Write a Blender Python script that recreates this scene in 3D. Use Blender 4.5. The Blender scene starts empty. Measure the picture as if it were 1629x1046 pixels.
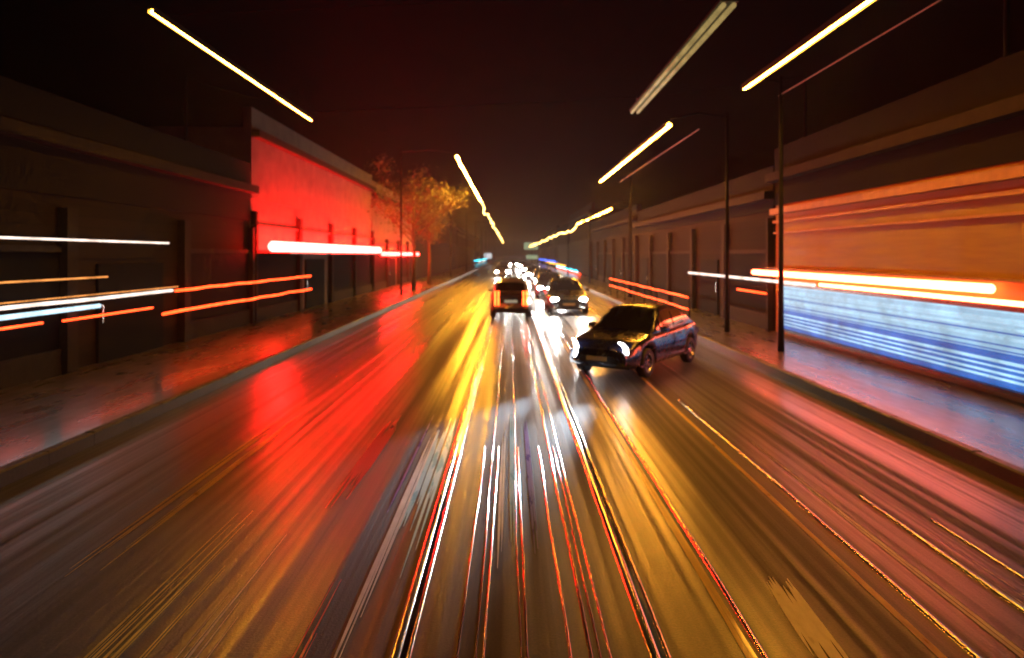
import bpy, math, random
from mathutils import Vector, Matrix
R = math.radians
random.seed(7)
sc = bpy.context.scene
col = sc.collection

# ------------------------------------------------------------------ camera
HC = 2.5                      # eye height: seat of a tall vehicle
cam_d = bpy.data.cameras.new('camera')
cam = bpy.data.objects.new('camera', cam_d); col.objects.link(cam)
cam.location = (0, 0, HC); cam.rotation_euler = (R(90), 0, 0)
cam_d.sensor_width = 36.0
cam_d.lens = 36.0 * 1100 / 1629
cam_d.shift_x = 2.5 / 1629
cam_d.shift_y = -118 / 1629
cam_d.clip_end = 4000
cam_d.dof.use_dof = True
cam_d.dof.focus_distance = 3.4
cam_d.dof.aperture_fstop = 1.8
sc.camera = cam

# ------------------------------------------------------------------ night sky
w = bpy.data.worlds.new('World'); sc.world = w; w.use_nodes = True
nt = w.node_tree
sky = nt.nodes.new('ShaderNodeTexSky'); sky.sky_type = 'NISHITA'
sky.sun_disc = False; sky.sun_elevation = R(-6); sky.sun_rotation = R(200)
bg = nt.nodes['Background']; bg.inputs['Strength'].default_value = 0.05
nt.links.new(sky.outputs[0], bg.inputs['Color'])

sc.view_settings.view_transform = 'Standard'
sc.view_settings.look = 'None'
sc.view_settings.exposure = 0.0
sc.view_settings.gamma = 1.0
sc.cycles.use_denoising = True
sc.cycles.max_bounces = 4
sc.cycles.diffuse_bounces = 2
sc.cycles.glossy_bounces = 3
sc.cycles.caustics_reflective = False
sc.cycles.caustics_refractive = False
sc.cycles.volume_bounces = 0
sc.cycles.sample_clamp_indirect = 6.0
sc.cycles.use_light_tree = True
sc.cycles.use_adaptive_sampling = True
sc.cycles.adaptive_threshold = 0.03

# ------------------------------------------------------------------ materials
def newmat(name):
    m = bpy.data.materials.new(name); m.use_nodes = True
    return m, m.node_tree.nodes, m.node_tree.links, m.node_tree.nodes['Principled BSDF']

def grit(nodes, links, scale=(1, 1, 1), nscale=5.0, detail=5.0, rough=0.6):
    tc = nodes.new('ShaderNodeTexCoord'); mp = nodes.new('ShaderNodeMapping')
    mp.inputs['Scale'].default_value = scale
    n = nodes.new('ShaderNodeTexNoise'); n.inputs['Scale'].default_value = nscale
    n.inputs['Detail'].default_value = detail; n.inputs['Roughness'].default_value = rough
    links.new(tc.outputs['Object'], mp.inputs[0]); links.new(mp.outputs[0], n.inputs['Vector'])
    return n

def ramp(nodes, links, src, stops):
    r = nodes.new('ShaderNodeValToRGB')
    e = r.color_ramp.elements
    while len(e) < len(stops): e.new(0.5)
    for k, (p, c) in enumerate(stops):
        e[k].position = p
        e[k].color = (c, c, c, 1) if not isinstance(c, tuple) else (*c, 1)
    links.new(src, r.inputs[0])
    return r

def surf(name, c0, c1, rough=0.6, metal=0.0, nscale=6.0, scale=(1, 1, 1), bump=0.1, coat=0.0, spec=0.5):
    m, N, L, b = newmat(name)
    n = grit(N, L, scale, nscale)
    r = ramp(N, L, n.outputs[0], [(0.3, c0), (0.7, c1)])
    L.new(r.outputs[0], b.inputs['Base Color'])
    rr = ramp(N, L, n.outputs[0], [(0.25, max(0.02, rough - 0.12)), (0.75, min(1, rough + 0.12))])
    L.new(rr.outputs[0], b.inputs['Roughness'])
    b.inputs['Metallic'].default_value = metal
    b.inputs['Coat Weight'].default_value = coat
    b.inputs['Coat Roughness'].default_value = 0.06
    b.inputs['Specular IOR Level'].default_value = spec
    if bump:
        bp = N.new('ShaderNodeBump'); bp.inputs['Strength'].default_value = bump
        bp.inputs['Distance'].default_value = 0.02
        L.new(n.outputs[0], bp.inputs['Height']); L.new(bp.outputs[0], b.inputs['Normal'])
    return m

def glow(name, c, strength, vary=0.0):
    """an emitting surface: a lamp, or a tube standing for a light streak"""
    m, N, L, b = newmat(name)
    b.inputs['Base Color'].default_value = (0.03, 0.03, 0.03, 1); b.inputs['Specular IOR Level'].default_value = 0.1
    b.inputs['Emission Color'].default_value = (*c, 1)
    b.inputs['Emission Strength'].default_value = strength
    if vary:
        n = grit(N, L, (1, 1, 1), 1.5, 3)
        r = N.new('ShaderNodeMapRange')
        r.inputs['From Min'].default_value = 0.3; r.inputs['From Max'].default_value = 0.7
        r.inputs['To Min'].default_value = strength * (1 - vary); r.inputs['To Max'].default_value = strength * (1 + vary)
        L.new(n.outputs[0], r.inputs['Value']); L.new(r.outputs[0], b.inputs['Emission Strength'])
    return m

def road_material():
    m, N, L, b = newmat('wet_asphalt')
    tc = N.new('ShaderNodeTexCoord')
    def streak(sx, sy, detail=4.0, seed=0.0):
        mp = N.new('ShaderNodeMapping'); mp.inputs['Scale'].default_value = (sx, sy, 1)
        mp.inputs['Location'].default_value = (seed, seed * 0.37, seed)
        n = N.new('ShaderNodeTexNoise'); n.inputs['Scale'].default_value = 1.0
        n.inputs['Detail'].default_value = detail; n.inputs['Roughness'].default_value = 0.55
        L.new(tc.outputs['Object'], mp.inputs[0]); L.new(mp.outputs[0], n.inputs['Vector'])
        return n
    wide = streak(1.3, 0.03, 3, 3.1)       # wheel tracks polished by traffic
    fine = streak(9.0, 0.05, 5, 9.7)       # drag lines of the tined surface
    patch = streak(0.35, 0.06, 3, 5.0)     # puddled and drained stretches
    agg = streak(60, 60, 6, 1.0)           # stone in the asphalt
    mix = N.new('ShaderNodeMath'); mix.operation = 'MULTIPLY_ADD'; mix.inputs[1].default_value = 0.45
    L.new(fine.outputs[0], mix.inputs[0])
    h = N.new('ShaderNodeMath'); h.operation = 'MULTIPLY'; h.inputs[1].default_value = 0.55
    L.new(wide.outputs[0], h.inputs[0]); L.new(h.outputs[0], mix.inputs[2])
    c = ramp(N, L, agg.outputs[0], [(0.35, (0.010, 0.008, 0.006)), (0.7, (0.034, 0.027, 0.020))])
    c2 = N.new('ShaderNodeMixRGB'); c2.blend_type = 'MULTIPLY'; c2.inputs[0].default_value = 0.8
    cs = ramp(N, L, mix.outputs[0], [(0.40, (0.35, 0.32, 0.28)), (0.58, (1.35, 1.25, 1.1))])
    L.new(c.outputs[0], c2.inputs[1]); L.new(cs.outputs[0], c2.inputs[2])
    L.new(c2.outputs[0], b.inputs['Base Color'])
    rr = ramp(N, L, mix.outputs[0], [(0.40, 0.72), (0.58, 0.30)])
    L.new(rr.outputs[0], b.inputs['Roughness'])
    cw = ramp(N, L, mix.outputs[0], [(0.42, 0.06), (0.57, 1.0)])
    L.new(cw.outputs[0], b.inputs['Coat Weight'])
    cr = ramp(N, L, fine.outputs[0], [(0.35, 0.26), (0.62, 0.12)])
    L.new(cr.outputs[0], b.inputs['Coat Roughness'])
    b.inputs['Coat IOR'].default_value = 1.45
    bp = N.new('ShaderNodeBump'); bp.inputs['Strength'].default_value = 0.25; bp.inputs['Distance'].default_value = 0.01
    L.new(agg.outputs[0], bp.inputs['Height']); 
    bp2 = N.new('ShaderNodeBump'); bp2.inputs['Strength'].default_value = 0.35; bp2.inputs['Distance'].default_value = 0.02
    L.new(fine.outputs[0], bp2.inputs['Height']); L.new(bp.outputs[0], bp2.inputs['Normal'])
    L.new(bp2.outputs[0], b.inputs['Normal'])
    L.new(bp2.outputs[0], b.inputs['Coat Normal'])
    return m

def pavement_material():
    m, N, L, b = newmat('wet_paving')
    tc = N.new('ShaderNodeTexCoord')
    br = N.new('ShaderNodeTexBrick'); br.inputs['Scale'].default_value = 1.0
    br.inputs['Brick Width'].default_value = 0.9; br.inputs['Row Height'].default_value = 0.6
    br.inputs['Mortar Size'].default_value = 0.008
    br.inputs['Color1'].default_value = (0.045, 0.04, 0.034, 1); br.inputs['Color2'].default_value = (0.075, 0.066, 0.056, 1)
    br.inputs['Mortar'].default_value = (0.03, 0.03, 0.03, 1)
    L.new(tc.outputs['Object'], br.inputs['Vector']); L.new(br.outputs['Color'], b.inputs['Base Color'])
    n = grit(N, L, (1, 0.2, 1), 3.0)
    r = ramp(N, L, n.outputs[0], [(0.3, 0.2), (0.7, 0.42)]); L.new(r.outputs[0], b.inputs['Roughness'])
    b.inputs['Coat Weight'].default_value = 0.5; b.inputs['Coat Roughness'].default_value = 0.14
    bp = N.new('ShaderNodeBump'); bp.inputs['Strength'].default_value = 0.3; bp.inputs['Distance'].default_value = 0.01
    L.new(br.outputs['Fac'], bp.inputs['Height']); bp.invert = True
    L.new(bp.outputs[0], b.inputs['Normal'])
    return m

def brick_material(name, a, c, mortar):
    m, N, L, b = newmat(name)
    tc = N.new('ShaderNodeTexCoord'); mp = N.new('ShaderNodeMapping')
    mp.inputs['Rotation'].default_value = (R(90), 0, R(90))
    br = N.new('ShaderNodeTexBrick'); br.inputs['Scale'].default_value = 1.0
    br.inputs['Brick Width'].default_value = 0.23; br.inputs['Row Height'].default_value = 0.075
    br.inputs['Mortar Size'].default_value = 0.008
    br.inputs['Color1'].default_value = (*a, 1); br.inputs['Color2'].default_value = (*c, 1); br.inputs['Mortar'].default_value = (*mortar, 1)
    L.new(tc.outputs['Object'], mp.inputs[0]); L.new(mp.outputs[0], br.inputs['Vector']); L.new(br.outputs['Color'], b.inputs['Base Color'])
    b.inputs['Roughness'].default_value = 0.9; b.inputs['Specular IOR Level'].default_value = 0.08
    bp = N.new('ShaderNodeBump'); bp.inputs['Strength'].default_value = 0.4; bp.inputs['Distance'].default_value = 0.01; bp.invert = True
    L.new(br.outputs['Fac'], bp.inputs['Height']); L.new(bp.outputs[0], b.inputs['Normal'])
    return m

M = {}
M['road'] = road_material()
M['pave'] = pavement_material()
M['kerb'] = surf('kerb_granite', (0.03, 0.027, 0.024), (0.06, 0.055, 0.05), 0.5, nscale=20, bump=0.2)
M['ground'] = surf('dark_soil', (0.02, 0.018, 0.015), (0.04, 0.035, 0.03), 0.9)
M['white_streak'] = surf('painted_white_streak', (0.6, 0.6, 0.6), (0.82, 0.82, 0.82), 0.35, nscale=14, scale=(1, 0.25, 1), coat=0.5)  # these road paints carry the colours of light streaks; yellow also lane lines
M['yellow_line_streak'] = surf('yellow_lane_and_streak_paint', (0.45, 0.28, 0.04), (0.75, 0.50, 0.08), 0.35, nscale=14, scale=(1, 0.2, 1), coat=0.5)
M['tan_streak'] = surf('painted_tan_streak', (0.32, 0.25, 0.17), (0.5, 0.4, 0.28), 0.4, nscale=30, bump=0.3, coat=0.4)
M['blue_streak'] = surf('painted_blue_streak', (0.25, 0.62, 0.78), (0.5, 0.8, 0.88), 0.3, nscale=10, scale=(1, 0.15, 1), coat=0.6)
M['violet_streak'] = surf('violet_streak', (0.12, 0.08, 0.35), (0.22, 0.16, 0.5), 0.3, nscale=10, scale=(1, 0.15, 1), coat=0.6)
M['red_streak'] = surf('painted_red_streak', (0.45, 0.02, 0.015), (0.68, 0.04, 0.03), 0.32, nscale=8, scale=(1, 0.12, 1), coat=0.7)
M['rail'] = surf('polished_steel', (0.55, 0.53, 0.5), (0.75, 0.72, 0.68), 0.18, 1.0, nscale=8, scale=(1, 0.1, 1), bump=0)
M['glossy_black'] = surf('glossy_black_strip', (0.012, 0.012, 0.012), (0.03, 0.028, 0.026), 0.14, nscale=5, scale=(1, 0.3, 1), bump=0, coat=1.0)
M['post'] = surf('matt_black_post', (0.004, 0.004, 0.004), (0.008, 0.008, 0.008), 0.8, 0.0, nscale=10, bump=0.03, spec=0.15)
M['metal'] = surf('dark_painted_steel', (0.02, 0.02, 0.02), (0.04, 0.038, 0.035), 0.4, 0.6, nscale=10, bump=0.03)
M['wire'] = surf('galvanised_wire', (0.45, 0.42, 0.36), (0.6, 0.55, 0.48), 0.6, 0.0, bump=0)
M['cable'] = surf('black_cable', (0.006, 0.006, 0.006), (0.01, 0.01, 0.01), 0.8, 0.0, bump=0, spec=0.1)
M['tyre'] = surf('tyre_rubber', (0.012, 0.012, 0.012), (0.02, 0.02, 0.02), 0.7)
M['rim'] = surf('alloy', (0.35, 0.35, 0.36), (0.5, 0.5, 0.52), 0.25, 1.0, bump=0)
M['glass'] = surf('dark_glass', (0.008, 0.009, 0.011), (0.012, 0.013, 0.016), 0.05, bump=0, coat=1.0)
M['trim'] = surf('black_trim', (0.012, 0.012, 0.013), (0.02, 0.02, 0.02), 0.45, bump=0.02)
M['car_navy'] = surf('navy_car_paint', (0.006, 0.009, 0.03), (0.008, 0.012, 0.04), 0.3, 0.3, bump=0, coat=1.0)
M['car_grey'] = surf('grey_car_paint', (0.09, 0.085, 0.08), (0.11, 0.105, 0.1), 0.35, 0.4, bump=0, coat=1.0)
M['car_black'] = surf('black_car_paint', (0.008, 0.008, 0.008), (0.012, 0.012, 0.012), 0.3, 0.2, bump=0, coat=1.0)
M['car_silver'] = surf('silver_car_paint', (0.3, 0.3, 0.31), (0.36, 0.36, 0.37), 0.3, 0.6, bump=0, coat=1.0)
M['plate'] = surf('number_plate', (0.6, 0.55, 0.3), (0.7, 0.65, 0.4), 0.4, bump=0)
M['ochre'] = surf('ochre_render', (0.22, 0.165, 0.03), (0.31, 0.24, 0.05), 0.75, nscale=2.5, scale=(1, 0.25, 3), bump=0.15)
M['ochre_band'] = surf('ochre_moulding', (0.3, 0.18, 0.06), (0.42, 0.26, 0.10), 0.7, nscale=4, bump=0.1)
M['brick'] = brick_material('sooty_brick', (0.012, 0.008, 0.005), (0.020, 0.012, 0.007), (0.010, 0.008, 0.006))
M['brick2'] = brick_material('brown_brick', (0.018, 0.012, 0.007), (0.028, 0.018, 0.010), (0.014, 0.011, 0.008))
M['render_pale'] = surf('pale_render', (0.13, 0.115, 0.10), (0.20, 0.175, 0.15), 0.9, nscale=1.3, bump=0.2, spec=0.08)
M['stone'] = surf('weathered_stone', (0.020, 0.015, 0.010), (0.034, 0.026, 0.018), 0.85, nscale=4, bump=0.2, spec=0.08)
M['frame'] = surf('window_frame_paint', (0.025, 0.022, 0.02), (0.04, 0.036, 0.03), 0.88, bump=0.03, spec=0.06)
M['dusty'] = surf('dusty_glass', (0.006, 0.006, 0.007), (0.012, 0.012, 0.012), 0.88, bump=0.05, nscale=3, spec=0.05)
M['bark'] = surf('bark', (0.05, 0.035, 0.022), (0.10, 0.07, 0.045), 0.9, nscale=18, scale=(1, 1, 0.3), bump=0.6)
M['leaf'] = surf('leaves', (0.06, 0.075, 0.02), (0.11, 0.10, 0.03), 0.6, bump=0)
# lamps, and tubes that stand for light streaks
M['sodium'] = glow('sodium_tube', (1.0, 0.39, 0.028), 165, 0.1)
M['sodium_far'] = glow('far_sodium_tube', (1.0, 0.37, 0.028), 300, 0.2)
M['sodium_left'] = glow('left_sodium_tube', (1.0, 0.40, 0.025), 1000, 0.2)
M['far_streak'] = glow('warm_streak_rope', (1.0, 0.58, 0.14), 14, 0.5)
M['dim_tube'] = glow('dim_streak_tube', (1.0, 0.70, 0.24), 0.34, 0.4)
M['streak_red'] = glow('red_streak_tube', (1.0, 0.0075, 0.006), 270)
M['streak_red_far'] = glow('far_red_streak_tube', (1.0, 0.013, 0.011), 120)
M['streak_red2'] = glow('red_fascia_tube', (1.0, 0.11, 0.045), 27)
M['streak_red_thin'] = glow('thin_red_tube', (1.0, 0.055, 0.01), 7, 0.4)
M['streak_orange_thin'] = glow('thin_orange_tube', (1.0, 0.36, 0.08), 1.2, 0.5)
M['streak_white_thin'] = glow('thin_white_tube', (1.0, 0.8, 0.68), 1.8, 0.5)
M['streak_ice'] = glow('ice_blue_tube', (0.55, 0.85, 1.0), 1.6, 0.3)
M['neon_cyan'] = glow('cyan_tube', (0.03, 0.75, 1.0), 5)
M['neon_blue'] = glow('blue_tube', (0.05, 0.15, 1.0), 4)
M['neon_amber'] = glow('amber_tube', (1.0, 0.5, 0.05), 4)
M['win_ice'] = glow('backlit_ice_panel', (0.36, 0.66, 0.88), 0.9, 0.25)
M['win_blue'] = glow('backlit_blue_panel', (0.03, 0.16, 0.58), 0.9, 0.35)
M['led_white'] = glow('led_shelf_edge', (0.45, 0.78, 1.0), 0.95, 0.4)
M['head'] = glow('headlamp_glass', (1.0, 0.95, 0.86), 1250)
M['head_near'] = glow('near_headlamp_glass', (0.95, 0.98, 1.0), 22)
M['tail'] = glow('tail_lamp_lens', (1.0, 0.10, 0.015), 9)
M['plate_lit'] = glow('lit_number_plate', (0.9, 0.75, 0.5), 0.35)
M['sign_green'] = glow('backlit_sign_face', (0.45, 0.62, 0.36), 0.5, 0.3)
M['sign_white'] = glow('backlit_white_face', (0.8, 0.85, 0.9), 0.8)

# ------------------------------------------------------------------ mesh tools
class MB:
    def __init__(s): s.v = []; s.f = []
    def add(s, vs, fs):
        o = len(s.v); s.v += [tuple(p) for p in vs]; s.f += [tuple(i + o for i in f) for f in fs]; return s
    def box(s, x0, x1, y0, y1, z0, z1, b=0.0):
        x0, x1 = sorted((x0, x1)); y0, y1 = sorted((y0, y1)); z0, z1 = sorted((z0, z1))
        if b <= 0:
            v = [(x, y, z) for z in (z0, z1) for y in (y0, y1) for x in (x0, x1)]
            return s.add(v, [(0, 2, 3, 1), (4, 5, 7, 6), (0, 1, 5, 4), (2, 6, 7, 3), (0, 4, 6, 2), (1, 3, 7, 5)])
        # chamfered in plan at the top
        rings = [(z0, 0), (z1 - b, 0), (z1, b)]
        v = []
        for z, i in rings:
            v += [(x0 + i, y0 + i, z), (x1 - i, y0 + i, z), (x1 - i, y1 - i, z), (x0 + i, y1 - i, z)]
        f = [(3, 2, 1, 0), (8, 9, 10, 11)]
        for k in (0, 4):
            for j in range(4): f.append((k + j, k + (j + 1) % 4, k + 4 + (j + 1) % 4, k + 4 + j))
        return s.add(v, f)
    def tube(s, pts, r, n=8, cap=True):
        pts = [Vector(p) for p in pts]
        rs = r if isinstance(r, (list, tuple)) else [r] * len(pts)
        v = []; f = []
        for i, p in enumerate(pts):
            t = (pts[min(i + 1, len(pts) - 1)] - pts[max(i - 1, 0)]).normalized()
            up = Vector((0, 0, 1)) if abs(t.z) < 0.95 else Vector((1, 0, 0))
            a = t.cross(up).normalized(); b = a.cross(t)
            for k in range(n):
                q = 2 * math.pi * k / n
                v.append(p + a * (rs[i] * math.cos(q)) + b * (rs[i] * math.sin(q)))
        for i in range(len(pts) - 1):
            for k in range(n):
                f.append((i * n + k, (i + 1) * n + k, (i + 1) * n + (k + 1) % n, i * n + (k + 1) % n))
        if cap:
            f.append(tuple(range(n))); f.append(tuple((len(pts) - 1) * n + n - 1 - k for k in range(n)))
        return s.add(v, f)
    def grid(s, rows, closed=False):
        n = len(rows[0]); v = [p for r in rows for p in r]; f = []
        for i in range(len(rows) - 1):
            for k in range(n if closed else n - 1):
                f.append((i * n + k, i * n + (k + 1) % n, (i + 1) * n + (k + 1) % n, (i + 1) * n + k))
        return s.add(v, f)
    def mesh(s, name, mat, smooth=False):
        me = bpy.data.meshes.new(name); me.from_pydata(s.v, [], s.f); me.update()
        if mat: me.materials.append(mat)
        if smooth:
            for p in me.polygons: p.use_smooth = True
        return me
    def build(s, name, mat, parent=None, smooth=False, loc=None):
        return link(name, s.mesh(name, mat, smooth), parent, loc)

def link(name, me, parent=None, loc=None):
    o = bpy.data.objects.new(name, me); col.objects.link(o)
    if parent: o.parent = parent
    if loc: o.location = loc
    return o
def tag(o, label=None, cat=None, group=None, kind=None):
    if label: o['label'] = label
    if cat: o['category'] = cat
    if group: o['group'] = group
    if kind: o['kind'] = kind
    return o
def thing(name, label, cat, loc=(0, 0, 0), rz=0, group=None):
    o = bpy.data.objects.new(name, None); col.objects.link(o)
    o.location = loc; o.rotation_euler = (0, 0, rz)
    o.empty_display_size = 0.3
    return tag(o, label, cat, group)
def copy_tree(o, parent=None):
    c = o.copy(); col.objects.link(c); c.parent = parent
    for ch in list(o.children): copy_tree(ch, c)
    return c

# ------------------------------------------------------------------ setting
KX = 5.75                                  # kerb line, both sides
g = MB().add([(-1500, -200, -0.4), (1500, -200, -0.4), (1500, 2500, -0.4), (-1500, 2500, -0.4)], [(0, 1, 2, 3)]).build('ground', M['ground']); tag(g, kind='structure')
rows = [[(-KX + 0.15 + (2 * KX - 0.3) * i / 24, y, 0.06 * (1 - (2 * i / 24 - 1) ** 2) - 0.06 + 0.0) for i in range(25)] for y in (-12, 0, 10, 20, 40, 80, 160, 320, 700)]
road = MB().grid(rows).build('road', M['road'], smooth=True); tag(road, kind='structure')
def rz(x):  # height of the cambered road
    t = x / (KX - 0.15); return 0.06 * (1 - t * t) - 0.06
for s_, x0, x1 in ((-1, -12.0, -KX), (1, KX, 12.0)):
    p = MB().box(x0, x1, -12, 700, -0.3, 0.10).build('pavement', M['pave']); tag(p, kind='structure')
    kb = MB().box(-0.152, 0.0, 0.0, 0.906, -0.14, 0.115, 0.02).mesh('kerb_stone', M['kerb'])
    for k in range(64):
        st = link('kerb_stone', kb, p, (s_ * KX + (0.0 if s_ > 0 else 0.152), 2 + k * 0.914 + random.uniform(-0.002, 0.002), random.uniform(-0.004, 0.004)))
    MB().box(s_ * KX, s_ * KX - s_ * 0.152, 2 + 64 * 0.914, 700, -0.3, 0.113).build('kerb_run', M['kerb'], p)

# ------------------------------------------------------------------ lines along the carriageway, mostly standing for light streaks and glints
def line_sheet(name, label, cat, mat, x, wd, y0, y1, group=None, x1=None, lift=0.004, fill=1.0):
    """paint lying on the cambered road, cut into long uneven strands that imitate light streaks"""
    k = max(1, int(wd / 0.024)); m = MB(); sw = wd / k
    for j in range(k):
        if k > 2 and random.random() < 0.22 / fill ** 3: continue
        e = min(0.32, 0.06 * k)
        ln = y1 - y0
        a0 = y0 if y0 < 0 else y0 + random.uniform(0, e) * ln
        a1 = y1 - random.uniform(0, e) * ln
        off = -wd / 2 + (j + 0.5) * sw; hwid = sw * random.uniform(0.34, 0.66) * fill if k > 2 else sw * 0.5
        n = max(6, int((a1 - a0) / 0.7)); rws = []
        for i in range(n + 1):
            t = i / n; y = a0 + (a1 - a0) * t; cx = x + off + ((x1 - x) * t if x1 is not None else 0) + random.uniform(-.002, .002)
            g_ = hwid * min(1, 0.12 + 4 * (1 - t)) * (1 if y0 < 0 else min(1, 0.12 + 4 * t)) * random.uniform(.85, 1.1)
            rws.append([(cx - g_, y, rz(cx - g_) + lift + 0.0004 * (j % 3)), (cx + g_, y, rz(cx + g_) + lift + 0.0004 * (j % 3))])
        m.grid(rws)
    return tag(m.build(name, mat), label, cat, group)
def bead(name, label, cat, mat, x, r, y0, y1, group=None, wob=0.0, h=0.5):
    """a low convex strip added to the road to catch glints"""
    n = max(6, int((y1 - y0) / 0.8)); rws = []; ph = random.uniform(0, 6)
    for i in range(n + 1):
        y = y0 + (y1 - y0) * i / n
        cx = x + wob * (math.sin(y * 0.9 + ph) + 0.6 * math.sin(y * 2.3 + ph * 2))
        rws.append([(cx + r * c, y, rz(x) + 0.002 + r * h * s_) for c, s_ in ((-1, -0.2), (-0.8, .45), (-0.4, .85), (0, 1), (0.4, .85), (0.8, .45), (1, -0.2))])
    o = MB().grid(rws).build(name, mat, smooth=True)
    if label: tag(o, label, cat, group)
    return o
for x, side in ((-0.72, 'left'), (0.90, 'right')):  # rails added so their rounded heads catch thin lines of light
    t = thing('glint_rail', 'polished steel rail added to the road for its glint, %s one of the pair' % side, 'tram rail', (0, 0, 0), 0, 'added glint rails')
    bead('rail_head', None, None, M['rail'], x, 0.034, -8, 300, h=0.35).parent = t
    MB().box(x + 0.036, x + 0.07, -8, 300, rz(x) - 0.05, rz(x) + 0.003).build('flange_groove', M['glossy_black'], t)
    bead('rail_lip', None, None, M['rail'], x + 0.085, 0.014, -8, 300, h=0.35).parent = t
glint_beads = [(0.37, .010), (0.50, .014), (0.56, .008), (0.62, .008), (0.10, .010), (0.06, .006), (-0.16, .008), (-0.22, .006), (-0.33, .008)]  # convex strips added for thin glints along the road
for k, (x, r) in enumerate(glint_beads):
    bead('glint_strip', ['first', 'second', 'third', 'fourth', 'fifth', 'sixth', 'seventh', 'eighth', 'ninth'][sorted(s[0] for s in glint_beads).index(x)] + ' glint strip from the left added between the rails', 'glint strip', M['rail'] if k % 3 == 0 else M['glossy_black'], x, r, -6, 60 if k % 2 else 9.0, 'added glint strips between the rails', wob=0.006)
line_sheet('lane_or_streak_line', 'thin yellow line on the road just right of the added rails', 'road marking', M['yellow_line_streak'], 1.50, 0.07, -6, 120)
bead('glint_strip', 'shiny glint strip added beside the thin yellow line right of the rails', 'glint strip', M['rail'], 1.60, 0.018, -6, 80, wob=0.01)
line_sheet('lane_or_streak_line', 'yellow lane line running under the dark turning car', 'road marking', M['yellow_line_streak'], 2.72, 0.10, -6, 140)
bead('glint_strip', 'reddish glint strip added right of the yellow lane line', 'glint strip', M['rail'], 2.92, 0.026, -6, 12, wob=0.005)
line_sheet('lane_or_streak_line', 'pale narrow painted light streak between the yellow lane line and the tan one', 'road marking', M['white_streak'], 3.22, 0.07, -6, 9.5)
line_sheet('streak_band', 'tan painted light streak on the road near the right kerb', 'road marking', M['tan_streak'], 3.80, 0.26, -6, 7.0)
bead('glint_strip', 'amber glint strip added on the inner edge of the tan streak', 'glint strip', M['rail'], 3.64, 0.026, -6, 7.2, wob=0.01)
bead('glint_strip', 'fine bright glint strip added by the right kerb', 'glint strip', M['rail'], 4.02, 0.016, -6, 6.6)
line_sheet('lane_or_streak_line', 'outer of two orange painted light streaks on the left lane', 'road marking', M['yellow_line_streak'], -3.50, 0.10, 5.4, 11.0)  # the left lamp's reflection, put into paint as two lines
line_sheet('lane_or_streak_line', 'inner of two orange painted light streaks on the left lane', 'road marking', M['yellow_line_streak'], -3.30, 0.09, 5.4, 11.0)
line_sheet('streak_band', 'broad dull yellow painted light streak in the bottom left lane', 'road marking', M['yellow_line_streak'], -2.45, 0.42, -6, 6.9)  # from here down: reflected light put into paint colour
line_sheet('streak_band', 'narrow dull yellow painted light streak beside the broad one', 'road marking', M['tan_streak'], -1.98, 0.22, -6, 6.6)
line_sheet('red_streak_strip', 'red painted light streak on the road, the nearer one at the bottom', 'road marking', M['red_streak'], -1.35, 0.17, -6, 5.9, fill=1.4)
line_sheet('red_streak_strip', 'red painted light streak on the road, the farther one under the red glow', 'road marking', M['red_streak'], -1.74, 0.20, 6.45, 11.2, fill=1.3)
line_sheet('painted_streak', 'pale blue painted light streak left of the rails', 'road marking', M['blue_streak'], -0.92, 0.26, 5.2, 11.4, fill=1.4)
line_sheet('painted_streak', 'long greyish white painted light streak between the red and blue ones', 'road marking', M['white_streak'], -1.06, 0.09, 3.8, 10.6)
line_sheet('painted_streak', 'violet painted light streak left of the blue one', 'road marking', M['violet_streak'], -1.22, 0.08, 6.6, 11.2)
line_sheet('painted_streak', 'white painted light streak between the rails', 'road marking', M['white_streak'], -0.09, 0.055, 5.5, 10.0)
line_sheet('painted_streak', 'bluish painted light streak right of the white one between the rails', 'road marking', M['blue_streak'], 0.02, 0.06, 5.4, 11.0)
line_sheet('painted_streak', 'dark blue painted light streak nearest the right rail', 'road marking', M['violet_streak'], 0.22, 0.06, 5.2, 11.0)
line_sheet('painted_streak', 'tapering pale painted light streak at the bottom right of the road', 'road marking', M['white_streak'], 1.98, 0.20, 3.9, 5.5, x1=2.05, fill=1.5)

# ------------------------------------------------------------------ buildings
def building(label, side, xf, y0, y1, h, wall, floors, base_h, depth=9.0, up=None):
    """side -1 left, 1 right; xf is the facade line. Origin at its base"""
    t = thing('street_building', label, 'building', (xf, (y0 + y1) / 2, 0.10))
    L = (y1 - y0) / 2
    def X(a): return side * a          # a = distance behind the facade
    MB().box(X(0), X(depth), -L, L, base_h, h).build('wall', up or wall, t)
    MB().box(X(0.04), X(depth), -L, L, 0, base_h - 0.003).build('ground_storey', wall, t)
    MB().box(X(-0.30), X(0.0), -L - 0.02, L + 0.02, h - 0.35, h - 0.1).build('cornice', M['stone'], t)
    MB().box(X(0.0), X(0.3), -L, L, h + 0.002, h + 0.7).build('parapet', up or wall, t)
    n = max(2, int(2 * L / 3.2)); fh = (h - base_h - 0.6) / max(1, floors)
    fm = MB()
    W, H = 1.15, min(1.8, fh * 0.6)
    for a in ((-W/2 - .08, -W/2, -H/2, H/2), (W/2, W/2 + .08, -H/2, H/2), (-W/2 - .08, W/2 + .08, H/2, H/2 + .08), (-W/2 - .14, W/2 + .14, -H/2 - .1, -H/2), (-W/2, W/2, -.03, .03)):
        fm.box(X(-0.07), X(0.02), a[0], a[1], a[2], a[3])
    fme = fm.mesh('window', M['frame']); pme = MB().box(X(-0.015), X(0.01), -W/2, W/2, -H/2, H/2).mesh('pane', M['dusty'])
    for f in range(floors):
        for k in range(n):
            yy = -L + (k + 0.5) * 2 * L / n
            wn = link('window', fme, t, (0, yy, base_h + fh * (f + 0.5) + 0.1)); link('pane', pme, wn)
    return t
LX, RX = -9.1, 8.25
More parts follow.
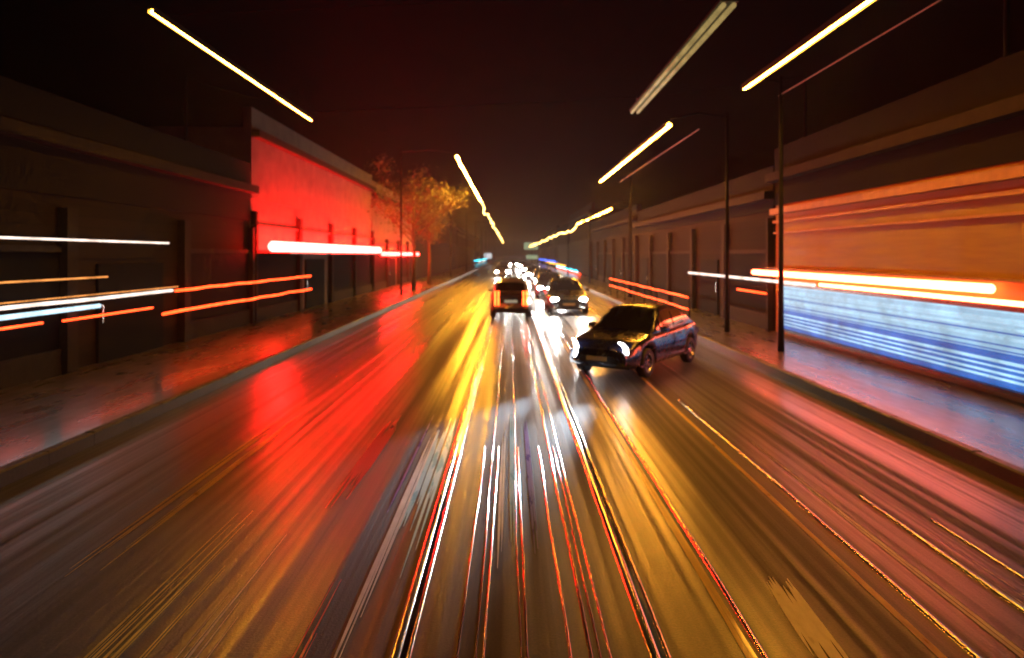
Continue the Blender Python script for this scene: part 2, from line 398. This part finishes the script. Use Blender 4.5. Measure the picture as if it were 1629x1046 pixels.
b0 = building('nearest dark building on the left with coloured light streak tubes on its shopfront', -1, LX, -6, 24.2, 4.9, M['brick2'], 0, 3.6)
b1 = building('building on the left lit red by the thick red streak tube', -1, LX, 24.3, 45.4, 6.9, M['render_pale'], 0, 4.4)  # pale wall built high so the red light on it makes a halo
b2 = building('building on the left with the thinner farther red streak tube', -1, LX, 45.5, 66, 6.6, M['render_pale'], 0, 4.2)  # raised likewise to hold the red glow
b3 = building('nearest building on the right with ochre ground storey and blue display window', 1, RX, 4, 21.6, 5.0, M['ochre'], 0, 3.93, up=M['brick'])  # lamp-lit storey and unlit wall above are put into the wall colours
b4 = building('dark brick building on the right behind the added railing with red light streaks', 1, RX, 21.7, 45, 4.5, M['brick'], 0, 3.8)
b5 = building('low sooty building on the right behind the far festoon lights', 1, RX, 45.1, 70, 5.0, M['brick'], 0, 3.9)
ybl = 66.1; ybr = 70.1
for k in range(5):
    l = random.uniform(22, 32)
    building(['first', 'second', 'third', 'fourth', 'last'][k] + ' of the far dark buildings in the left row', -1, LX - 0.1 * (k % 2), ybl, ybl + l, random.uniform(6.3, 7.2), M['brick2' if k % 2 else 'brick'], 1, 3.4); ybl += l + 0.1
    l = random.uniform(22, 32)
    building(['first', 'second', 'third', 'fourth', 'last'][k] + ' of the far dark buildings in the right row', 1, RX + 0.1 * (k % 2), ybr, ybr + l, random.uniform(6.3, 7.2), M['brick' if k % 2 else 'brick2'], 1, 3.4); ybr += l + 0.1
# mouldings on the ochre storey; the lowest deepened to shade the wall above
for z0, z1, d in ((3.74, 3.92, .16), (3.48, 3.56, .07), (3.15, 3.2, .05), (2.06, 2.10, .30)):
    MB().box(-d, 0.039, -8.79, 8.79, z0 - 0.1, z1 - 0.1).build('moulding', M['ochre_band'], b3)
# left shopfronts: pilasters, stall risers, doors and glass
def shopfront(t, side, L, base, mat):
    n = max(3, int(2 * L / 4.5)); st = 2 * L / n
    for k in range(n + 1):
        y = -L + k * st
        MB().box(-side * 0.16, side * 0.035, max(-L, y - 0.18), min(L, y + 0.18), 0, base - 0.25).build('pilaster', M['stone'], t)
    for k in range(n):
        ya, yb = -L + k * st + 0.2, -L + (k + 1) * st - 0.2
        if k % 3 == 1:
            d = MB().box(-side * 0.03, side * 0.035, ya + 0.9, yb - 0.9, 0.0, 2.2).build('door', M['dusty'], t)
            MB().box(-side * 0.06, -side * 0.031, ya + 1.0, ya + 1.04, 0.9, 1.3).build('handle', M['rim'], d)
        else:
            f = MB().box(-side * 0.06, side * 0.035, ya, yb, 0.0, 0.5).box(-side * 0.06, side * 0.035, ya, yb, 2.45, 2.58).build('shop_window', M['frame'], t)
            MB().box(-side * 0.01, side * 0.03, ya, yb, 0.502, 2.448).build('pane', M['dusty'], f)
shopfront(b0, -1, 15.1, 3.6, M['brick2']); shopfront(b1, -1, 10.5, 4.2, M['render_pale']); shopfront(b2, -1, 10.2, 3.8, M['render_pale'])
shopfront(b4, 1, 11.6, 3.8, M['brick']); shopfront(b5, 1, 12.4, 3.9, M['brick'])
MB().box(0.0, 1.32, -10.4, 10.4, 2.42, 2.465).build('light_shield', M['metal'], b1)  # shelf added to keep the red tube's light off the road
for t_, L_, z_ in ((b1, 10.5, 3.42), (b2, 10.2, 3.2)):
    MB().box(0.0, 0.07, -L_, L_, z_, z_ + 0.06).build('ledge', M['render_pale'], t_)

# ------------------------------------------------------------------ signs on the facades, and tubes standing for light streaks
def facade_tube(name, label, cat, x, z, y0, y1, r, mat, wall_x, group=None, wob=0.0, z1=None):
    t = thing(name, label, cat, (x, y0, z), 0, group)
    n = max(2, int((y1 - y0) / 1.0)) if wob else 1
    dz = (z1 - z) if z1 is not None else 0
    pts = [(random.uniform(-wob, wob), (y1 - y0) * i / n, dz * i / n + random.uniform(-wob, wob)) for i in range(n + 1)]
    MB().tube(pts, r, 10).build('lit_tube', mat, t, smooth=True)
    k = max(2, int((y1 - y0) / 4))
    for i in range(k):
        yy = (i + 0.5) * (y1 - y0) / k; zz = dz * (i + 0.5) / k
        MB().box(0 if wall_x < x else 0, wall_x - x, yy - 0.02, yy + 0.02, zz - 0.015, zz + 0.015).build('bracket', M['metal'], t)
    return t
facade_tube('sign_or_streak_tube', 'thick white-hot red lamp streak built as a tube on the left', 'light sign', -8.5, 2.80, 24.8, 44.6, 0.20, M['streak_red'], LX)  # both red tubes stand for streaks of red lamps
facade_tube('sign_or_streak_tube', 'thinner red lamp streak tube beyond the thick one on the left', 'light sign', -8.5, 2.56, 46.0, 63.5, 0.13, M['streak_red_far'], LX)
facade_tube('sign_or_streak_tube', 'bright red-white sign tube above the blue display window', 'light sign', 8.06, 1.93, 11.6, 22.9, 0.085, M['streak_red2'], RX)
facade_tube('sign_or_streak_tube', 'thinner orange-white tube just under the bright sign tube on the right', 'light sign', 8.06, 1.72, 10.6, 18.0, 0.045, M['streak_red2'], RX)
facade_tube('light_tube', 'pale pinkish light streak tube left of the blue display window', 'light tube', 8.0, 1.70, 18.2, 31, 0.045, M['streak_white_thin'], RX)
facade_tube('light_tube', 'faint short red light streak tube low beside the blue display window', 'light tube', 8.05, 1.28, 21.8, 24.5, 0.03, M['streak_red_thin'], RX)
wx = -8.8
facade_tube('light_tube', 'upper of two thin red light streak tubes on the left shopfront', 'light tube', wx, 1.56, 18.2, 30.5, 0.035, M['streak_red_thin'], LX, wob=0.02)
facade_tube('light_tube', 'lower of two thin red light streak tubes on the left shopfront', 'light tube', wx, 1.0, 17.5, 30.5, 0.035, M['streak_red_thin'], LX, wob=0.02)
facade_tube('light_tube', 'white light streak tube on the left shopfront ending at the upper red tube', 'light tube', wx, 1.57, 9, 18.0, 0.035, M['streak_white_thin'], LX, wob=0.008)
facade_tube('light_tube', 'thin orange light streak tube just above the white tube at left', 'light tube', wx, 1.66, 9, 18.3, 0.012, M['streak_orange_thin'], LX)
facade_tube('light_tube', 'icy blue light streak tube at the left edge under the white tube', 'light tube', wx, 1.41, 9, 14.8, 0.045, M['streak_ice'], LX)
facade_tube('light_tube', 'short red light streak tube under the icy blue tube at left edge', 'light tube', wx, 1.22, 9, 13.0, 0.022, M['streak_red_thin'], LX)
facade_tube('light_tube', 'dim red light streak tube between the icy blue and lower red tubes', 'light tube', wx, 1.20, 13.6, 17.0, 0.022, M['streak_red_thin'], LX)
facade_tube('light_tube', 'thin orange light streak tube at left edge above the white tube', 'light tube', wx, 2.02, 9, 15.1, 0.018, M['streak_orange_thin'], LX)
facade_tube('light_tube', 'highest pale light streak tube on the left shopfront', 'light tube', wx, 2.80, 9, 17.8, 0.022, M['streak_white_thin'], LX)

# blue display window on the right
t = thing('display_window', 'long backlit blue and ice white display window at the right edge', 'shop window', (8.22, 8.0, 0.25))
MB().box(-0.04, 0.05, 0, 12.75, 0.62, 1.32).build('upper_panel', M['win_ice'], t)
MB().box(-0.04, 0.05, 0, 12.75, 0.05, 0.617).build('lower_panel', M['win_blue'], t)
for z in (0.10, 0.17, 0.26, 0.35, 0.46, 0.55, 0.63, 0.72, 0.86, 0.93, 1.02, 1.10, 1.17, 1.27):
    MB().box(-0.09, -0.043, 0.02, 12.73, z + random.uniform(-.02, .02), z + random.uniform(.025, .04)).build('shelf_edge', M['led_white'] if random.random() < .62 else M['win_blue'], t)
MB().box(-0.14, -0.042, -0.06, 0.0, 0, 1.40).box(-0.14, -0.042, 12.752, 12.82, 0, 1.40).box(-0.14, 0.03, 0.0, 12.75, 1.33, 1.40).box(-0.14, 0.03, 0.0, 12.75, -0.02, 0.047).build('window_frame', M['metal'], t)

# red light streaks beyond the dark car, as strips on an added railing
t = thing('railing', 'added kerbside railing carrying two orange-red light streaks behind the dark car', 'railing', (6.0, 23.2, 0.10))
for k in range(8):
    MB().tube([(0, k * 2.6, 0), (0, k * 2.6, 1.05)], 0.028, 8).build('post', M['post'], t)
for z in (0.58, 0.98):
    MB().tube([(0, -0.1, z), (0, 18.3, z)], 0.022, 8).build('rail', M['metal'], t)
    MB().tube([(-0.045, i * 0.7, z + random.uniform(-.015, .015)) for i in range(27)], 0.026, 8).build('streak_strip', M['streak_red_thin'], t)

# ------------------------------------------------------------------ street lamp streaks, built as long glowing tubes
def street_light_streak(label, x, H, y0, y1, post_x, r, mat, posts=True, group='street lights over the road', wob=0.0):  # the tube follows the streak of a street lamp
    t = thing('street_light_streak', label, 'street light', (post_x, y1 + 0.25, 0.10), 0, group)
    ox, oy, oz = x - post_x, -(y1 + 0.25), -0.10
    n = max(2, int((y1 - y0) / 0.9))
    pts = [(ox + random.uniform(-wob, wob), oy + y0 + (y1 - y0) * i / n, oz + H + random.uniform(-wob, wob)) for i in range(n + 1)]
    MB().tube(pts, r, 10).build('lamp_streak_tube', mat, t, smooth=True)
    a, b = ox - r * 1.5, ox + r * 1.5
    hs = MB()
    hs.box(a, b, oy + y0 - 0.05, oy + y1 + 0.05, oz + H + r * 0.9, oz + H + r * 0.9 + 0.05)
    for sx in (a, b):
        hs.box(sx - 0.006, sx + 0.006, oy + y0 - 0.05, oy + y1 + 0.05, oz + H - r * 1.05, oz + H + r * 0.9 - 0.002)  # side skirts shaped to keep lamp light off the upper walls
    hs.build('lamp_housing', M['metal'], t)
    if not posts:
        for yy in (11.7, 19.7):
            MB().tube([(ox, oy + yy, oz + H + 0.05), (ox, oy + yy, oz + 6.56)], 0.01, 6).build('hanger', M['cable'], t)
    for yy in (y1 + 0.25, y0 - 0.25) if posts else ():
        o = oy + yy
        MB().tube([(0, o, 0), (0, o, 0.9), (0, o, H + 0.25)], [0.085, 0.065, 0.045], 10).build('post', M['post'], t, smooth=True)
        MB().tube([(0, o, H + 0.1), (ox * 0.5, o, H + 0.22), (ox, o + (-.1 if yy > y0 else .1), H + 0.06)], 0.028, 8).build('arm', M['post'], t, smooth=True)
    return t
street_light_streak('thickest bright orange-white street lamp streak as a tube at the top right', 5.75, 6.6, 7.6, 17.0, 6.75, 0.046, M['sodium'])
street_light_streak('bright orange-white street lamp streak as a tube at the top left', -5.75, 6.4, 11.1, 20.0, -6.75, 0.03, M['sodium'], posts=False)
street_light_streak('short bright street lamp streak as a tube right of centre below the dim pair', 5.0, 6.6, 21.8, 38.5, 6.75, 0.052, M['sodium_far'], wob=0.015)
street_light_streak('wavy street lamp streak as a tube farther right at the start of the right festoon', 5.75, 5.15, 39.5, 58.6, 6.75, 0.038, M['sodium_far'], wob=0.05)
street_light_streak('street lamp streak as a tube left of the vanishing point at the start of the left festoon', -3.3, 8.5, 42.0, 76, -6.6, 0.042, M['sodium_left'], wob=0.05)
# dim pair of light streaks, given as tubes hung on span wires
t = thing('dim_streak_pair', 'dim pair of parallel yellowish light streak tubes hung high over the road', 'light streak', (3.6, 11.4, 6.62))
for dx in (-0.085, 0.085):
    MB().tube([(dx, 0, 0), (dx, 8.6, 0)], 0.045, 10).build('lamp_streak_tube', M['dim_tube'], t, smooth=True)
MB().box(-0.15, 0.15, -0.05, 8.65, 0.05, 0.10).build('lamp_housing', M['metal'], t)
for yy in (0.3, 8.3):
    MB().tube([(0, yy, 0.1), (0, yy, 0.35)], 0.012, 6).build('hanger', M['wire'], t)
for sx, nm in ((LX - 0.15, 'left'), (RX + 0.15, 'right')):
    for yy, w_ in ((11.7, 'near'), (19.7, 'far')):
        t = thing('roof_mast', 'slim black roof mast on the %s side holding the %s wire' % (nm, w_), 'mast', (sx, yy, 5.70 if sx < 0 else 5.80), 0, 'roof masts of the span wires')
        MB().tube([(0, 0, 0), (0, 0, 1.9)], [0.05, 0.035], 8).build('pole', M['post'], t)
        MB().box(-0.12, 0.12, -0.12, 0.12, 0, 0.03).build('base_plate', M['post'], t)
def wire(label, pts, r=0.008):
    return tag(MB().tube(pts, r, 6).build('suspension_wire', M['wire' if r > 0.009 else 'cable']), label, 'wire', 'wires of the street lighting')
wire('thin wire above the road carrying the near end of the dim tubes', [(LX - 0.15, 11.7, 7.5), (-5.75, 11.7, 6.56), (3.6, 11.7, 6.97), (RX + 0.15, 11.7, 7.6)])
wire('thin wire above the road carrying the far end of the dim tubes', [(LX - 0.15, 19.7, 7.5), (-5.75, 19.7, 6.56), (3.6, 19.7, 6.97), (RX + 0.15, 19.7, 7.6)])
wire('thin orange-lit wire beside the thickest tube at top right', [(6.75, 7.0, 6.5), (6.75, 17.4, 6.5)], 0.010)
wire('thin wire beside the short bright tube right of centre', [(6.0, 22, 6.5), (6.0, 38, 6.5)], 0.010)

def streakline(label, x, H, y0, y1, step, r, mat, post_x, amp):  # wavy streaks of far lamps, shaped as a lit rope on posts
    t = thing('lamp_streakline', label, 'streakline', (post_x, y0, 0.10), 0, 'far lamp streaks along the street')
    ox = x - post_x; y = 0.0; pts = []
    total = y1 - y0
    while y < total:
        for i in range(12):
            u = i / 12
            pts.append((ox + random.uniform(-amp, amp), y + u * step, H - 0.1 - 1.0 * math.sin(math.pi * u) * amp * 2 + random.uniform(-amp, amp)))
        MB().tube([(0, y, 0), (0, y, H + 0.3)], [0.08, 0.045], 8).build('post', M['post'], t)
        MB().tube([(0, y, H + 0.2), (ox, y, H + 0.05)], 0.025, 6).build('arm', M['post'], t)
        y += step
    MB().tube(pts, r, 6).build('lit_streak', mat, t, smooth=True)
    return t
streakline('wavy warm light streak of far lamps running to the vanishing point on the right', 5.75, 5.15, 59, 260, 22, 0.045, M['far_streak'], 6.75, 0.16)
streakline('wavy warm light streak of far lamps running to the vanishing point on the left', -3.3, 8.5, 77, 320, 27, 0.06, M['far_streak'], -6.6, 0.22)

# ------------------------------------------------------------------ trees
def tree(label, x, y, h, seed):
    rnd = random.Random(seed)
    t = thing('street_tree', label, 'tree', (x, y, 0.09))
    tr = MB(); tips = []
    tr.tube([(0, 0, 0), (0.05, 0.03, h * 0.25), (-0.03, 0.05, h * 0.5), (0.06, 0, h * 0.82)], [0.17, 0.13, 0.10, 0.03], 10)
    for k in range(13):
        a = k * 2.4 + rnd.uniform(-.3, .3); z = h * rnd.uniform(0.34, 0.7); l = h * rnd.uniform(.2, .34)
        p0 = Vector((0, 0.03, z)); p1 = p0 + Vector((math.cos(a) * l * .5, math.sin(a) * l * .5, l * .35)); p2 = p0 + Vector((math.cos(a) * l, math.sin(a) * l, l * .85))
        tr.tube([p0, p1, p2], [0.05, 0.032, 0.012], 6); tips += [p1, p2, (p1 + p2) / 2]
        for j in range(3):
            q = p2 + Vector((rnd.uniform(-.6, .6), rnd.uniform(-.6, .6), rnd.uniform(-.1, .7))); tr.tube([p1.lerp(p2, .3 + .3 * j), q], [0.016, 0.006], 5); tips.append(q)
    tr.build('trunk', M['bark'], t, smooth=True)
    lf = MB()
    for p in tips:
        for j in range(55):
            d = Vector((rnd.gauss(0, .34), rnd.gauss(0, .34), rnd.gauss(0, .26))); c = p + d
            n = Vector((rnd.uniform(-1, 1), rnd.uniform(-1, 1), rnd.uniform(-.3, 1))).normalized(); a = n.orthogonal().normalized(); b = n.cross(a)
            s = rnd.uniform(.05, .1)
            lf.add([c - a * s, c - b * s * .55, c + a * s, c + b * s * .55], [(0, 1, 2, 3)])
    lf.build('crown', M['leaf'], t)
tree('leafy street tree catching orange light left of the vanishing point', -6.5, 46.5, 8.6, 3)
tree('second street tree behind the first one on the left', -6.7, 57, 8.0, 5)

# ------------------------------------------------------------------ vehicles
def lerp(a, b, t): return a + (b - a) * t
def pw(x, pts):
    for (x0, y0), (x1, y1) in zip(pts, pts[1:]):
        if x <= x1:
            t = max(0, (x - x0) / (x1 - x0)); t = t * t * (3 - 2 * t) * .5 + t * .5
            return lerp(y0, y1, t)
    return pts[-1][1]
def lathe_y(prof, n=28):
    """prof: (radius, y); turned about the Y axis"""
    return [[(r * math.cos(2 * math.pi * k / n), y, r * math.sin(2 * math.pi * k / n)) for k in range(n)] for r, y in prof]
def make_car(name, label, paint, kind='sedan', lamps='head', group=None, detail=True, arcs=False):
    """nose along +X, origin on the ground under the middle"""
    t = thing(name, label, 'car', group=group)
    HL, HW, WB, RW = (2.15, 0.88, 1.30, 0.315) if kind == 'sedan' else (1.9, 0.84, 1.2, 0.30)
    if kind == 'sedan':
        belt = [(-HL, .84), (-1.9, .97), (-1.2, .98), (0.3, .94), (0.9, .92), (1.7, .80), (HL, .62)]
        top = [(-1.75, .98), (-0.95, 1.40), (-0.3, 1.45), (0.15, 1.42), (1.0, .92)]
    else:
        belt = [(-HL, .90), (-1.7, .97), (-1.0, .98), (0.4, .95), (0.9, .92), (1.55, .80), (HL, .64)]
        top = [(-1.84, .98), (-1.6, 1.40), (-0.5, 1.52), (0.1, 1.48), (0.98, .92)]
    sill = 0.24; RA = RW + 0.055
    def zb(x):
        z = sill + (0.06 * max(0, abs(x) - HL + .35) / .35)
        for c in (-WB, WB):
            if abs(x - c) < RA: z = max(z, RW + math.sqrt(RA * RA - (x - c) ** 2))
        return z
    def hw(x):
        u = abs(x) / HL; return HW * (1 - 0.05 * u ** 2 - 0.16 * u ** 9)
    xs = [-HL + 2 * HL * i / 90 for i in range(91)]
    rows = []
    prof = [(0.0, 0), (.80, 0), (.955, .04), (.99, .22), (1.0, .45), (.995, .62), (.985, .66), (.97, .82), (.93, .95), (.84, 1.0)]
    for x in xs:
        b, z0, W = pw(x, belt), zb(x), hw(x)
        half = [(W * a, lerp(z0, b, q)) for a, q in prof] + [(W * .5, b + .018), (0, b + .025)]
        rows.append([(x, y, z) for y, z in half] + [(x, -y, z) for y, z in reversed(half[1:-1])])
    body = MB().grid(rows, True)
    n = len(rows[0]); body.f.append(tuple(range(n))); body.f.append(tuple((len(rows) - 1) * n + n - 1 - k for k in range(n)))
    bo = body.build('body', paint, t, smooth=True)
    # cabin
    x0, x1 = top[0][0], top[-1][0]
    zroof = max(z for _, z in top)
    def cab(x):
        b = pw(x, belt); zt = max(pw(x, top), b + .002)
        W = hw(x) * .90; k = min(1, (zt - b) / (zroof - b)); return b, zt, W, lerp(W, HW * .66, k)
    rows = []
    for i in range(49):
        x = lerp(x0, x1, i / 48); b, zt, W, Wt = cab(x)
        half = [(W, b - .02), (lerp(W, Wt, .5) + .015, lerp(b, zt, .5)), (lerp(W, Wt, .93), lerp(b, zt, .93)), (Wt * .93, zt + .004), (Wt * .5, zt + .03 * min(1, (zt - b) * 4)), (0, zt + .04 * min(1, (zt - b) * 4))]
        rows.append([(x, y, z) for y, z in half] + [(x, -y, z) for y, z in reversed(half[:-1])])
    MB().grid(rows).build('roof', paint, t, smooth=True)
    for s in (-1, 1):
        for xa, xb in ((-0.98, -0.36), (-0.28, 0.48)):
            rr = []
            for i in range(13):
                x = lerp(xa, xb, i / 12); b, zt, W, Wt = cab(x)
                lo, hi = .10, max(.12, .86)
                rr.append([(x, s * (lerp(W, Wt, v) + .022 * math.sin(math.pi * v) + .010), lerp(b, zt, v)) for v in (lo, .35, .6, hi)])
            MB().grid(rr if s > 0 else rr[::-1]).build('side_window', M['glass'], t, smooth=True)
    def screen(nm, xa, xb):
        rr = []
        for i in range(13):
            x = lerp(xa, xb, i / 12); b, zt, W, Wt = cab(x); c = min(1, (zt - b) * 4)
            rr.append([(x + (.006 if xa > 0 else -.006), y * Wt * .86, zt + .012 + .03 * c * (1 - abs(y))) for y in (-1, -.6, -.2, .2, .6, 1)])
        MB().grid(rr).build(nm, M['glass'], t, smooth=True)
    screen('windscreen', 0.90, 0.26); screen('rear_window', top[0][0] + .06, top[1][0] - .02)
    # wheels
    tyre = MB().grid(lathe_y([(RW * .62, -.09), (RW * .9, -.105), (RW, -.075), (RW, .075), (RW * .9, .105), (RW * .62, .09)])).mesh('tyre', M['tyre'], True)
    rm = MB().grid(lathe_y([(.03, .07), (.05, .085), (.07, .07), (RW * .2, .055)]))
    rm.grid(lathe_y([(RW * .54, .06), (RW * .60, .092), (RW * .66, .095)]))
    rm.grid(lathe_y([(RW * .64, .0), (.01, .0)]))
    for k in range(5):
        a = 2 * math.pi * k / 5; c, s_ = math.cos(a), math.sin(a); w_ = .028
        rm.add([(c * .04 - s_ * w_, .075, s_ * .04 + c * w_), (c * .04 + s_ * w_, .075, s_ * .04 - c * w_), (c * RW * .58 + s_ * w_ * .8, .07, s_ * RW * .58 - c * w_ * .8), (c * RW * .58 - s_ * w_ * .8, .07, s_ * RW * .58 + c * w_ * .8)], [(0, 1, 2, 3)])
    rme = rm.mesh('rim', M['rim'], False)
    for sx in (-1, 1):
        for sy in (-1, 1):
            wh = bpy.data.objects.new('wheel', None); col.objects.link(wh); wh.parent = t
            wh.location = (sx * WB, sy * (HW - .12), RW); wh.rotation_euler = (0, 0, 0 if sy > 0 else math.pi)
            link('tyre', tyre, wh); link('rim', rme, wh)
    # nose and tail
    xf = HL
    for s in (-1, 1):
        if lamps == 'head':
            if arcs:
                pts = []
                for i in range(15):
                    a = R(lerp(-66, 84, i / 14)); yy = (.47 if s > 0 else .72) + s * .20 * math.cos(a); zz = .58 + .22 * math.sin(a)
                    pts.append((xf - .01 - .9 * max(0, yy - .5) ** 1.4 - .30 * max(0, zz - .62), s * yy, zz))
                MB().tube(pts, [.012 + .040 * math.sin(math.pi * i / 14) for i in range(15)], 8).build('headlight', M['head_near'], t, smooth=True)
                ld = bpy.data.lights.new('headlight_beam', 'SPOT'); ld.energy = 5000; ld.color = (0.72, 0.86, 1.0)
                ld.spot_size = R(19); ld.spot_blend = 1.0; ld.shadow_soft_size = 0.14
                lo = bpy.data.objects.new('headlight_beam', ld); col.objects.link(lo); lo.parent = t
                lo.location = (xf + .22, s * .56, .58); lo.rotation_euler = (0, R(-86.2), R(12))  # beams turned aside to light the pale blue road strips
            else:
                rr = [[(xf - .16 + .12 * math.cos(q) , s * (.60 + .15 * math.sin(q) * math.cos(p)), .64 + .075 * math.sin(q) * math.sin(p)) for p in [2 * math.pi * k / 14 for k in range(14)]] for q in (0.05, .5, .9, 1.3, 1.57)]
                rr = [[(x + .07, y, z) for x, y, z in r] for r in rr]
                MB().grid(rr, True).build('headlight', M['head'], t, smooth=True)
            MB().box(-HL - .012, -HL + .1, s * .52, s * .74, .66, .80).build('tail_light', M['trim'], t)
        else:
            for k in (0, 1):
                MB().tube([(-HL - .01 + .05 * (z - .5), s * (.62 - .13 * k), z) for z in (.52, .7, .9, 1.08)], .034, 8).build('tail_light', M['tail'], t, smooth=True)
            MB().box(HL - .1, HL - .02, s * .5, s * .72, .6, .7).build('headlight', M['rim'], t)
        MB().box(0.52, 0.66, s * (HW - .02), s * (HW + .14), .93, 1.05, .03).build('mirror', paint, t)
        if detail:
            for dx in (0.35, -0.55):
                MB().box(dx - .08, dx + .08, s * (hw(dx) - .01), s * (hw(dx) + .022), .80, .825).build('door_handle', M['rim'], t)
    MB().box(xf - .06, xf + .012, -.42, .42, .36, .50).build('grille', M['trim'], t)
    MB().box(xf + .013, xf + .022, -.25, .25, .40, .49).build('number_plate', M['plate'], t)
    MB().box(-HL - .02, -HL + .06, -.70, .70, .30, .42).build('bumper_trim', M['trim'], t)
    MB().box(-HL - .03, -HL - .021, -.25, .25, .52 if lamps == 'head' else .62, .62 if lamps == 'head' else .73).build('number_plate', M['plate_lit'] if lamps != 'head' else M['plate'], t)
    MB().box(-WB - .5, WB + .5, -.62, .62, .2, .40).build('underbody', M['trim'], t)
    return t
# the dark car turning in from the right
c = make_car('turning_car', 'dark navy car with curved white headlights turning across the right lanes', M['car_navy'], 'sedan', 'head', arcs=True)
c.location = (2.88, 15.6, rz(2.7)); c.rotation_euler.z = R(-125); c.scale = (0.92, 0.92, 0.95)
# the small car ahead in our lane
c = make_car('leading_car', 'small car straight ahead with paired upright orange-red tail lights', M['car_grey'], 'hatch', 'tail')
c.location = (0.02, 29.0, rz(0)); c.rotation_euler.z = R(90)
# oncoming stream
far = make_car('oncoming_car', 'nearest car with headlights in the oncoming stream', M['car_black'], 'sedan', 'head', group='oncoming cars with white headlights', detail=False)
spots = [(2.45, 31, 'nearest car of the oncoming stream, white headlights, behind the turning car'), (2.3, 41, 'second car of the oncoming stream in the right lane'), (2.5, 53, 'third car of the oncoming stream in the right lane'),
         (2.35, 69, 'fourth car of the oncoming stream in the right lane'), (2.4, 90, 'fifth car of the oncoming stream in the right lane'), (2.3, 120, 'farthest car of the oncoming stream in the right lane'),
         (-0.9, 78, 'nearer of two far cars with white headlights left of the small car ahead'), (-1.1, 108, 'farther of two far cars with white headlights left of the small car ahead'), (0.6, 132, 'far headlights exactly at the vanishing point')]
for i, (x, y, lb) in enumerate(spots):
    o = far if i == 0 else copy_tree(far)
    o.location = (x, y, rz(x)); o.rotation_euler.z = R(-90); o['label'] = lb

# ------------------------------------------------------------------ far signs and shop lights
def panel_sign(label, x, y, z, wd, ht, mat, post=True):
    t = thing('road_sign', label, 'sign', (x, y, 0.10))
    MB().box(-wd / 2, wd / 2, -.05, .05, z - ht / 2, z + ht / 2, .02).build('sign_box', M['metal'], t)
    MB().box(-wd / 2 + .05, wd / 2 - .05, -.062, -.051, z - ht / 2 + .05, z + ht / 2 - .05).build('sign_face', mat, t)
    MB().tube([(0, .08, 0), (0, .08, z + ht / 2)], .06, 8).build('post', M['post'], t)
panel_sign('pale green lit sign above the vanishing point to the right', 2.1 + 4.2, 205, 5.0, 4.6, 2.2, M['sign_green'])
panel_sign('pale green lit sign low beside the vanishing point on the right', 6.0, 190, 1.8, 3.4, 1.2, M['sign_green'])
panel_sign('small white lit sign left of the vanishing point', -6.2, 190, 2.1, 2.2, 1.6, M['sign_white'])
def far_tube(label, x, z, y0, y1, r, m):
    return facade_tube('light_tube', label, 'light tube', x, z, y0, y1, r, m, RX if x > 0 else LX, wob=0.05)
far_tube('bright cyan tube on the far right shopfronts', 7.9, 0.55, 82, 120, 0.09, M['neon_cyan'])
far_tube('deep blue tube on the far right shopfronts', 7.95, 1.30, 120, 190, 0.10, M['neon_blue'])
far_tube('amber tube on the far right shopfronts', 7.9, 0.9, 100, 150, 0.08, M['neon_amber'])
far_tube('long red tube under the cyan tube on the far right', 7.9, 0.32, 78, 118, 0.06, M['streak_red_thin'])
far_tube('cyan tube on the far left shopfronts', -8.8, 1.0, 170, 260, 0.12, M['neon_cyan'])
far_tube('pale tube beside the cyan one on the far left', -8.8, 0.5, 190, 250, 0.10, M['streak_white_thin'])

# ------------------------------------------------------------------ mist added to give the lamps a soft halo
HAZE = 0.0006
if HAZE:
    hz = MB().box(-60, 60, -40, 720, -1.2, 18).build('haze', None); tag(hz, kind='stuff')
    m = bpy.data.materials.new('halo_mist'); m.use_nodes = True; N = m.node_tree.nodes
    N.remove(N['Principled BSDF']); v = N.new('ShaderNodeVolumePrincipled')
    v.inputs['Density'].default_value = HAZE; v.inputs['Color'].default_value = (0.9, 0.9, 0.9, 1); v.inputs['Anisotropy'].default_value = 0.3
    m.node_tree.links.new(v.outputs[0], N['Material Output'].inputs['Volume']); hz.data.materials.append(m)
